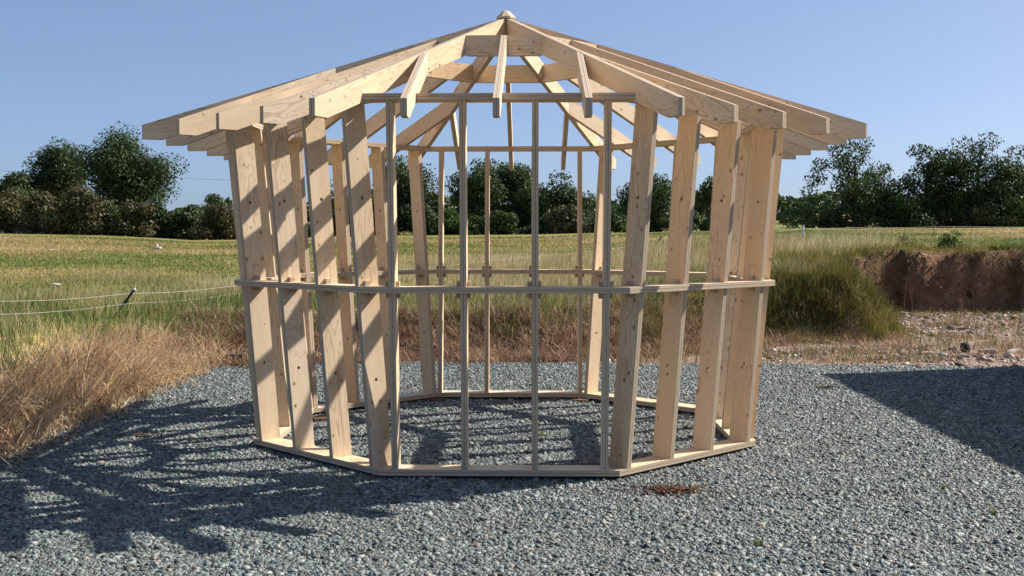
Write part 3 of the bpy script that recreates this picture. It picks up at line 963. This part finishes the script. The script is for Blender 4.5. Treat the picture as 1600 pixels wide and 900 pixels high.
tree("hedge_tree", "small pale tree far behind the white fence post", 1254, 170, 34, 322, ASH, group=GT, low=0.1, nclump=20, per=80, leafsize=0.4)
for px, d, w, top, lf, lab in [
    (1232, 130, 70, 338, OAK, "low dark bush in the far hedge left of the white fence post"),
    (1286, 130, 70, 341, OAK, "low dark bush in the far hedge right of the white fence post"),
    (1305, 98, 70, 315, OAK, "dark bush at the foot of the bare limbs"),
    (1382, 97, 70, 308, OAK, "dark bush right of the bare-limbed tree's trunk"),
    (1430, 96, 62, 318, OAK, "dark bush below the thin airy ash"),
    (1478, 96, 66, 312, ASH, "green bush below the left side of the tallest right-hand tree"),
    (1530, 95, 66, 316, HAW, "dull green bush below the middle of the tallest right-hand tree"),
    (1586, 95, 70, 306, BRT, "brighter green bush in the right-hand corner of the tree line")]:
    tree("hedge_bush", lab, px, d, w * 1.2, top - 4, lf, cat="bush", group=GB, low=0.03, nclump=24, per=150, cl_r=(0.16, 0.28), trunk=0.02, leafsize=0.2)

# far wooded line that closes gaps below the crowns
N = 9000
bx = rng.uniform(-75, 110, N)
by = 150 + rng.uniform(-4, 4, N) + np.abs(bx) * 0.05
hh = 3.6 * (0.5 + fbm(bx * 0.12, by * 0.02)) * rng.random(N) ** 0.6
P = np.stack([bx, by, field_z(bx, by) + hh - 0.2], -1)
nm = rng.normal(size=(N, 3)); nm /= np.linalg.norm(nm, axis=1)[:, None]
a = np.cross(nm, rng.normal(size=(N, 3))); a /= np.linalg.norm(a, axis=1)[:, None]
b = np.cross(nm, a)
s = rng.uniform(0.35, 0.8, N)[:, None]
V = np.stack([P - a * s, P - b * s * 0.6, P + a * s, P + b * s * 0.6], 1).reshape(-1, 3)
o = link("far_hedge", np_mesh("far_hedge", V, np.arange(N * 4).reshape(-1, 4), [OAK]))
tag(o, "low dark hedge running far behind the tree line", "hedge", kind="stuff")

# shrubs and weeds on the bank to the right
for px, d, w, top, lf, nm_, lab in [
    (1484, 26, 52, 352, BRT, "bank_shrub", "small dark green shrub on the lip of the cut bank"),
    (1411, 30, 26, 358, BRT, "bank_shrub", "tiny round shrub in the meadow behind the grassy mound"),
    (1552, 25, 70, 376, MOUND, "bank_shrub", "flat tuft of bushy growth on the cut bank near the right edge")]:
    tree(nm_, lab, px, d, w, top, lf, cat="shrub", group="shrubs on the cut bank", low=0.05, nclump=12, per=70, leafsize=0.07, cl_r=(0.2, 0.4), trunk=0.015)


# ------------------------------------------------------------------ electric fence
def plain(name, col, rough=0.6, spec=0.4, var=0.15, scale=20.0):
    k = NT(name)
    g = k.n("ShaderNodeTexCoord").outputs["Object"]
    nz = k.noise(g, scale, 3)
    c = k.mix(k.smooth(nz, 0.35, 0.7), col, tuple(c * (1 - var * 2) for c in col))
    return k.finish(c, rough, spec)


BLACKP = plain("black_plastic", (0.018, 0.018, 0.022), 0.4)
WHITEP = plain("white_plastic", (0.62, 0.68, 0.74), 0.45)
GREYW = plain("weathered_wood", (0.20, 0.17, 0.13), 0.85)
ROPE = plain("white_rope", (0.50, 0.48, 0.41), 0.7)

fx, fy = at(200, 15.5)
fence = empty("electric_fence", (fx, fy, float(ground_z(np.array([fx]), np.array([fy]))[0])))
tag(fence, "two-strand white electric fence on thin posts crossing the meadow behind the gazebo", "fence")
FL_ = Vector(fence.location)


def local(p):
    return np.array(p) - np.array(FL_)


def tube_obj(name, pts, rad, mat, parent, sides=6, loc=None):
    V, Fl = [], []
    tube(V, Fl, [local(p) if parent is fence else np.array(p, float) for p in pts], rad, sides)
    nv = len(V)
    me = np_mesh(name, np.array(V), np.array(Fl), [mat], smooth=True)
    return link(name, me, parent)


fpts = [(-160, 11.5, 474, 497), (-20, 13.0, 471, 492), (204, 15.5, 458.5, 474), (372, 18.7, 446, 458.5), (570, 23.5, 425, 435), (780, 29.5, 405.5, 414), (1028, 37, 380, 389),
        (1140, 42, 369, 381), (1253, 47, 357, 373.5), (1330, 50, 355.5, 373), (1480, 54, 354, 371), (1700, 60, 354, 370)]
for col_ in (2, 3):
    pts = []
    for a_, b_ in zip(fpts[:-1], fpts[1:]):
        for i in range(6):
            u = i / 6
            px = a_[0] + (b_[0] - a_[0]) * u
            d0 = 1 / ((1 - u) / a_[1] + u / b_[1])
            yy_ = a_[col_] + (b_[col_] - a_[col_]) * u
            x, y = at(px, d0)
            pts.append((x, y, zrow(yy_, d0) - 0.03 * math.sin(PI * u)))
    w = [0.0017 + 0.00008 * (p[1] - CAM[1]) for p in pts]
    tube_obj("fence_wire", pts, w, ROPE, fence, 5)


def fpost(px, d, top_y, lean_x, lean_y, r, mat, capm=None, below=0.2):
    x, y = at(px, d)
    z0 = float(ground_z(np.array([x]), np.array([y]))[0])
    zt_ = zrow(top_y, d)
    p0 = (x - lean_x, y - lean_y, z0 - below); p1 = (x, y, zt_)
    o = tube_obj("fence_post", [p0, tuple(np.array(p0) * 0.5 + np.array(p1) * 0.5), p1], [r, r, r * 0.9], mat, fence, 6)
    dirv = (np.array(p1) - np.array(p0)); dirv /= np.linalg.norm(dirv)
    V, Fl = [], []
    tube(V, Fl, [local(np.array(p1) - dirv * 0.01), local(np.array(p1) + dirv * 0.012), local(np.array(p1) + dirv * 0.03)], [r * 1.15, r * 1.5, r * 0.2], 6)
    c = link("post_cap", np_mesh("post_cap", np.array(V), np.array(Fl), [capm or mat], smooth=True), o)
    for hz in (0.35, 0.72):
        q = np.array(p0) * (1 - hz) + np.array(p1) * hz
        V, Fl = [], []
        tube(V, Fl, [local(q + np.array((r * 0.5, 0, 0))), local(q + np.array((r * 2.6, -0.01, 0.005)))], [r * 0.5, r * 0.35], 5)
        link("insulator", np_mesh("insulator", np.array(V), np.array(Fl), [BLACKP]), o)


fpost(208, 15.4, 453, 0.42, 0.05, 0.019, BLACKP, WHITEP)
fpost(1033, 36.5, 371, 0.55, 0.1, 0.030, BLACKP)
fpost(1253, 47, 352, -0.05, 0.0, 0.055, WHITEP, BLACKP)
fpost(1297, 41, 371, 0.0, 0.0, 0.05, GREYW)

# overhead line crossing the sky far away
pts = []
for u in np.linspace(0, 1, 40):
    px = -100 + 2000 * u
    d0 = 1 / ((1 - u) / 150 + u / 320)
    x, y = at(px, d0)
    yy_ = 262 + (336 - 262) * u ** 0.9
    pts.append((x, y, zrow(yy_, d0)))
V, Fl = [], []
tube(V, Fl, pts, [0.022 * (p[1] - CAM[1]) / 150 for p in pts], 5)
o = link("overhead_line", np_mesh("overhead_line", np.array(V), np.array(Fl), [plain("grey_cable", (0.16, 0.18, 0.21))]))
tag(o, "thin overhead cable running across the sky behind the trees", "power line")


# ------------------------------------------------------------------ small things
def stone(name, label, cat, px, d, size, mat, group=None, sc=(1, 0.8, 0.6), seed=0, sink=0.15, fixed=None):
    x, y = at(px, d) if fixed is None else fixed
    z = float(ground_z(np.array([x]), np.array([y]))[0])
    bm = bmesh.new()
    bmesh.ops.create_icosphere(bm, subdivisions=2, radius=0.5)
    r_ = random.Random(seed)
    cuts = [(Vector((r_.gauss(0, 1), r_.gauss(0, 1), r_.gauss(0, 1))).normalized(), r_.uniform(0.28, 0.42)) for _ in range(9)]
    for v in bm.verts:
        for n_, c_ in cuts:
            e = v.co.dot(n_) - c_
            if e > 0: v.co -= n_ * e
        v.co.x *= size * sc[0]; v.co.y *= size * sc[1]; v.co.z = (v.co.z + 0.5 - sink) * size * sc[2]
    me = bpy.data.meshes.new(name); bm.to_mesh(me); bm.free()
    me.materials.append(mat)
    o = link(name, me)
    o.location = (x, y, z)
    o.rotation_euler = (0, 0, r_.uniform(0, 6))
    tag(o, label, cat, group)
    return o


PALEST = plain("pale_stone", (0.50, 0.46, 0.41), 0.8, 0.2, 0.15, 8)
DARKST = plain("dark_stone", (0.05, 0.042, 0.042), 0.8, 0.2)
PINKST = plain("pink_stone", (0.46, 0.33, 0.27), 0.8, 0.2)
GREYST = plain("grey_stone", (0.30, 0.30, 0.29), 0.8, 0.2)
GS = "white stones lying in the meadow"
stone("white_stone", "larger of two white stones together in the meadow left of the frame", "stone", 246, 52, 0.42, PALEST, GS, (1, .7, .5), 1)
stone("white_stone", "smaller white stone just behind the larger one in the meadow", "stone", 245, 55, 0.30, PALEST, GS, (1, .7, .55), 2, sink=-0.3)
stone("white_stone", "flat pale stone in the meadow near the left edge, far off", "stone", 80, 45, 0.33, PALEST, GS, (1, .6, .3), 3)
stone("white_stone", "flat buff stone in the meadow above the left fence wire", "stone", 85, 22, 0.20, PALEST, GS, (1, .6, .3), 4, sink=-0.4)
GR = "boulders on the rubble"
stone("boulder", "dark pointed boulder standing on the rubble at the right", "boulder", 1510, 15.8, 0.24, DARKST, GR, (0.8, .6, .95), 5)
stone("boulder", "low dark boulder just left of the dark pointed one", "boulder", 1490, 15.9, 0.16, DARKST, GR, (1.1, .6, .55), 6)
stone("boulder", "flat white slab in front of the dark pointed boulder", "boulder", 1507, 15.2, 0.16, PALEST, GR, (1.3, .6, .35), 7)
stone("boulder", "pinkish boulder right of the dark pointed one", "boulder", 1545, 15.7, 0.22, PINKST, GR, (1.3, .7, .45), 8)
stone("boulder", "pale boulder at the right edge of the rubble", "boulder", 1583, 15.6, 0.20, PALEST, GR, (1.3, .8, .5), 9)
stone("boulder", "long pinkish slab at the left of the boulder pile", "boulder", 1450, 15.5, 0.20, PINKST, GR, (1.5, .7, .35), 10)
stone("boulder", "grey stone at the edge of the gravel, between two pinkish slabs", "boulder", 1475, 15.2, 0.15, GREYST, GR, (1.2, .8, .5), 13)
stone("boulder", "small white stone alone at the foot of the grassy mound", "boulder", 1334, 16.4, 0.12, PALEST, GR, (1.3, .7, .5), 11)
stone("boulder", "small white stone in the dead grass left of the frame", "boulder", 318, 14.3, 0.10, PALEST, GR, (1.2, .8, .6), 12)


def brick(label, x, y, rz, size, mat, name="brick", z=None, cat="brick", group=None):
    bm = bmesh.new()
    bmesh.ops.create_cube(bm, size=1)
    for v in bm.verts:
        v.co = Vector((v.co.x * size[0] + random.uniform(-.004, .004), v.co.y * size[1] + random.uniform(-.004, .004), (v.co.z + 0.5) * size[2] + random.uniform(-.003, .003)))
    bmesh.ops.bevel(bm, geom=bm.edges[:], offset=0.006, segments=2, affect="EDGES")
    me = bpy.data.meshes.new(name); bm.to_mesh(me); bm.free()
    me.materials.append(mat)
    o = link(name, me)
    o.location = (x, y, -0.045 if z is None else z)
    o.rotation_euler = (0, 0, rz)
    tag(o, label, cat, group)
    return o


BRICK = plain("red_brick", (0.13, 0.06, 0.038), 0.85, 0.2, 0.2, 30)
DARKB = plain("dark_block", (0.045, 0.035, 0.030), 0.85)
GK = "bricks packed under the bottom plate"
brick("reddish brick packed under the left rear corner of the frame", -1.63, 0.52, 0.5, (0.20, 0.12, 0.044), BRICK, group=GK)
brick("reddish brick packed under the back of the frame, left of the rear opening", -0.72, 1.66, 0.3, (0.19, 0.11, 0.044), BRICK, group=GK)
brick("reddish brick packed under the back of the frame, right of the rear opening", 0.72, 1.66, -0.3, (0.17, 0.11, 0.042), BRICK, group=GK)
brick("dark block lying at the edge of the gravel left of the frame", -3.55, 4.95, 0.2, (0.21, 0.12, 0.13), DARKB, name="dark_block", z=-0.03, cat="block")

# little heaps of russet shavings on the gravel
k = NT("russet_shavings")
g = k.n("ShaderNodeNewGeometry")
SHAV = k.finish(k.ramp(g.outputs["Random Per Island"], [(0, (0.035, 0.017, 0.013)), (0.6, (0.10, 0.045, 0.032)), (1, (0.20, 0.11, 0.07))]), 0.85, 0.1)
for cx_, cy_, rx_, ry_, n_, lab in [
    (1.08, -2.28, 0.19, 0.13, 620, "patch of reddish-brown plant litter on the gravel in front of the frame"),
    (3.42, 2.60, 0.12, 0.06, 120, "small patch of russet litter on the gravel right of the frame"),
    (-2.95, -0.35, 0.17, 0.06, 110, "streak of russet litter in the frame's shadow on the left"),
    (-3.05, 4.45, 0.28, 0.12, 260, "patch of russet litter at the back left edge of the gravel")]:
    n = n_
    rr = np.abs(rng.normal(0, 0.62, n)) * (0.55 + 0.9 * rng.random(n)); an = rng.uniform(0, 6.28, n)
    P = np.stack([rr * np.cos(an) * rx_ * 1.2, rr * np.sin(an) * ry_ * 1.2, 0.010 * np.clip(1 - rr, 0, 1) + 0.004 * rng.random(n)], -1)
    V, Fc = chips(P, rng.uniform(0.008, 0.026, n), (0.12, 0.25), 0.25)
    o = link("plant_litter", np_mesh("plant_litter", V, Fc, [SHAV]))
    o.location = (cx_, cy_, -0.008)
    tag(o, lab, "litter", "patches of litter on the gravel")

# weeds
for px, py, lab in [(1482, 762, "small green weed in the gravel at the right, nearer the shed's shadow"),
                    (1559, 804, "small green weed in the gravel nearest the right edge"),
                    (846, 679, "tiny green weed in the gravel inside the frame"),
                    (1190, 853, "tiny weed in the foreground gravel right of the middle")]:
    d0 = 1.6 * F / (py - 371.3)
    x, y = at(px, d0)
    n = 26
    V, Fb = blades(np.stack([rng.normal(0, .012, n), rng.normal(0, .012, n), np.zeros(n)], -1), rng.uniform(0.03, 0.07, n), rng.uniform(0.005, 0.009, n), rng.uniform(0, 6.28, n), rng.uniform(0.3, 1.4, n))
    o = link("weed", np_mesh("weed", V, Fb, [GRN]))
    o.location = (x, y, -0.02)
    tag(o, lab, "weed", "weeds in the gravel")

# dead stalks in front of the earth face
STALK = plain("dead_stalk", (0.30, 0.19, 0.11), 0.9)
for i, (px, d, hpx, lab) in enumerate([(1412, 21.8, 62, "tall dead stalk at the left end of the earth face"),
                                       (1424, 22.0, 50, "thin dead stalk right of the tallest stalk by the earth face"),
                                       (1500, 22.2, 30, "short dead stalk before the middle of the earth face"),
                                       (1458, 25.5, 45, "dead stalk standing against the sky line on the cut bank")]):
    x, y = at(px, d)
    z = float(ground_z(np.array([x]), np.array([y]))[0])
    H = hpx * d / F
    V, Fl = [], []
    tube(V, Fl, [(0, 0, 0), (0.02, 0, H * .5), (0.05 * (-1) ** i, 0.01, H)], [0.008, 0.006, 0.003], 5)
    for j in range(7):
        h0 = H * (0.35 + 0.09 * j); s_ = (-1) ** j
        tube(V, Fl, [(0.02, 0, h0), (0.02 + s_ * 0.07 * (1 - j * .08), 0.02 * s_, h0 + 0.1)], [0.004, 0.002], 4)
    o = link("dead_stalk", np_mesh("dead_stalk", np.array(V), np.array(Fl), [STALK]))
    o.location = (x, y, z)
    tag(o, lab, "stalk", "dead stalks by the earth bank")

# ------------------------------------------------------------------ the shed beyond the right edge whose shadow lies on the gravel
EL, AZ = 41.33, 67.85           # sun elevation, azimuth clockwise from +y
k = NT("shed_cladding")
pos = k.n("ShaderNodeNewGeometry").outputs["Position"]
s_ = k.n("ShaderNodeSeparateXYZ", ins={0: pos})
wv = k.math("SINE", k.math("MULTIPLY", k.math("ADD", s_.outputs[0], s_.outputs[1]), 2 * PI / 0.18))
c = k.mix(k.smooth(k.noise(pos, 2.0, 3), 0.3, 0.7), (0.10, 0.13, 0.11), (0.15, 0.18, 0.155))
CLAD = k.finish(c, 0.5, 0.4, k.bump(wv, 0.6, 0.03))
ROOFM = plain("shed_roof_sheet", (0.19, 0.20, 0.21), 0.6)
HS = 3.6
tanE = math.tan(R(EL))
sx, sy = HS / tanE * math.sin(R(AZ)), HS / tanE * math.cos(R(AZ))
c0 = np.array([3.71 + sx, 3.80 + sy]); c1 = c0 + np.array([0.965, 0.262]) * 6.0
c3 = np.array([3.50 + sx, -4.3 + sy]); c2 = c3 + (c1 - c0)
shed = empty("shed", (c0[0] + 3, c0[1] - 3, 0))
tag(shed, "large shed out of sight to the right whose shadow falls on the gravel", "shed")
so = np.array([c0[0] + 3, c0[1] - 3])


def prism(name, poly, z0, z1, mat, parent):
    bm = bmesh.new()
    A = [bm.verts.new((p[0] - so[0], p[1] - so[1], z0)) for p in poly]
    B_ = [bm.verts.new((p[0] - so[0], p[1] - so[1], z1)) for p in poly]
    n = len(poly)
    bm.faces.new(A[::-1]); bm.faces.new(B_)
    for i in range(n):
        bm.faces.new([A[i], A[(i + 1) % n], B_[(i + 1) % n], B_[i]])
    bmesh.ops.recalc_face_normals(bm, faces=bm.faces[:])
    me = bpy.data.meshes.new(name); bm.to_mesh(me); bm.free()
    me.materials.append(mat)
    return link(name, me, parent)


quad = np.array([c0, c1, c2, c3]); mid = quad.mean(0)
inner = mid + (quad - mid) * 0.95
prism("wall", inner, -0.1, HS - 0.12, CLAD, shed)
prism("roof", quad, HS - 0.117, HS, ROOFM, shed)
dv = (inner[3] - inner[0]); dv /= np.linalg.norm(dv); nv = np.array([dv[1], -dv[0]])
if np.dot(nv, mid - inner[0]) > 0: nv = -nv
p0 = inner[0] + dv * 3.0
door = prism("door", [p0 + nv * 0.003, p0 + dv * 2.6 + nv * 0.003, p0 + dv * 2.6 + nv * 0.05, p0 + nv * 0.05], 0.02, 2.6, plain("shed_door", (0.16, 0.10, 0.06), 0.7), shed)
h0 = p0 + dv * 2.4
prism("handle", [h0 + nv * 0.053, h0 + dv * 0.04 + nv * 0.053, h0 + dv * 0.04 + nv * 0.09, h0 + nv * 0.09], 1.0, 1.2, BLACKP, door)

# ------------------------------------------------------------------ light
world = bpy.data.worlds.new("World")
scene.world = world
world.use_nodes = True
nt = world.node_tree
nt.nodes.clear()
wo = nt.nodes.new("ShaderNodeOutputWorld")
bg = nt.nodes.new("ShaderNodeBackground")
sky = nt.nodes.new("ShaderNodeTexSky")
sky.sky_type = "NISHITA"
sky.sun_disc = False
sky.sun_elevation = R(EL)
sky.sun_rotation = R(AZ)
sky.altitude = 100
sky.air_density = 0.55
sky.dust_density = 1.5
sky.ozone_density = 3.0
bg.inputs[1].default_value = 0.096
# constant blue mixed into the clear-sky model to even out its brightness
sky_mix = nt.nodes.new("ShaderNodeMix")
sky_mix.data_type = "RGBA"
sky_mix.inputs[0].default_value = 0.42
sky_mix.inputs[7].default_value = (1.55, 2.25, 3.55, 1)
nt.links.new(sky.outputs[0], sky_mix.inputs[6])
nt.links.new(sky_mix.outputs[2], bg.inputs[0])
nt.links.new(bg.outputs[0], wo.inputs[0])

sun = bpy.data.lights.new("sun", "SUN")
sun.energy = 4.75
sun.angle = R(0.53)
sun.color = (1.0, 0.945, 0.865)
so_ = bpy.data.objects.new("sun", sun)
COL.objects.link(so_)
dirs = Vector((math.sin(R(AZ)) * math.cos(R(EL)), math.cos(R(AZ)) * math.cos(R(EL)), math.sin(R(EL))))
so_.rotation_euler = (-dirs).to_track_quat("-Z", "Y").to_euler()
so_.location = dirs * 60

vs_ = scene.view_settings
vs_.view_transform = "Standard"
vs_.look = "None"
vs_.exposure = 0.85
vs_.gamma = 1.0
vs_.use_curve_mapping = False
scene.cycles.max_bounces = 6
scene.cycles.diffuse_bounces = 3
scene.cycles.transmission_bounces = 2
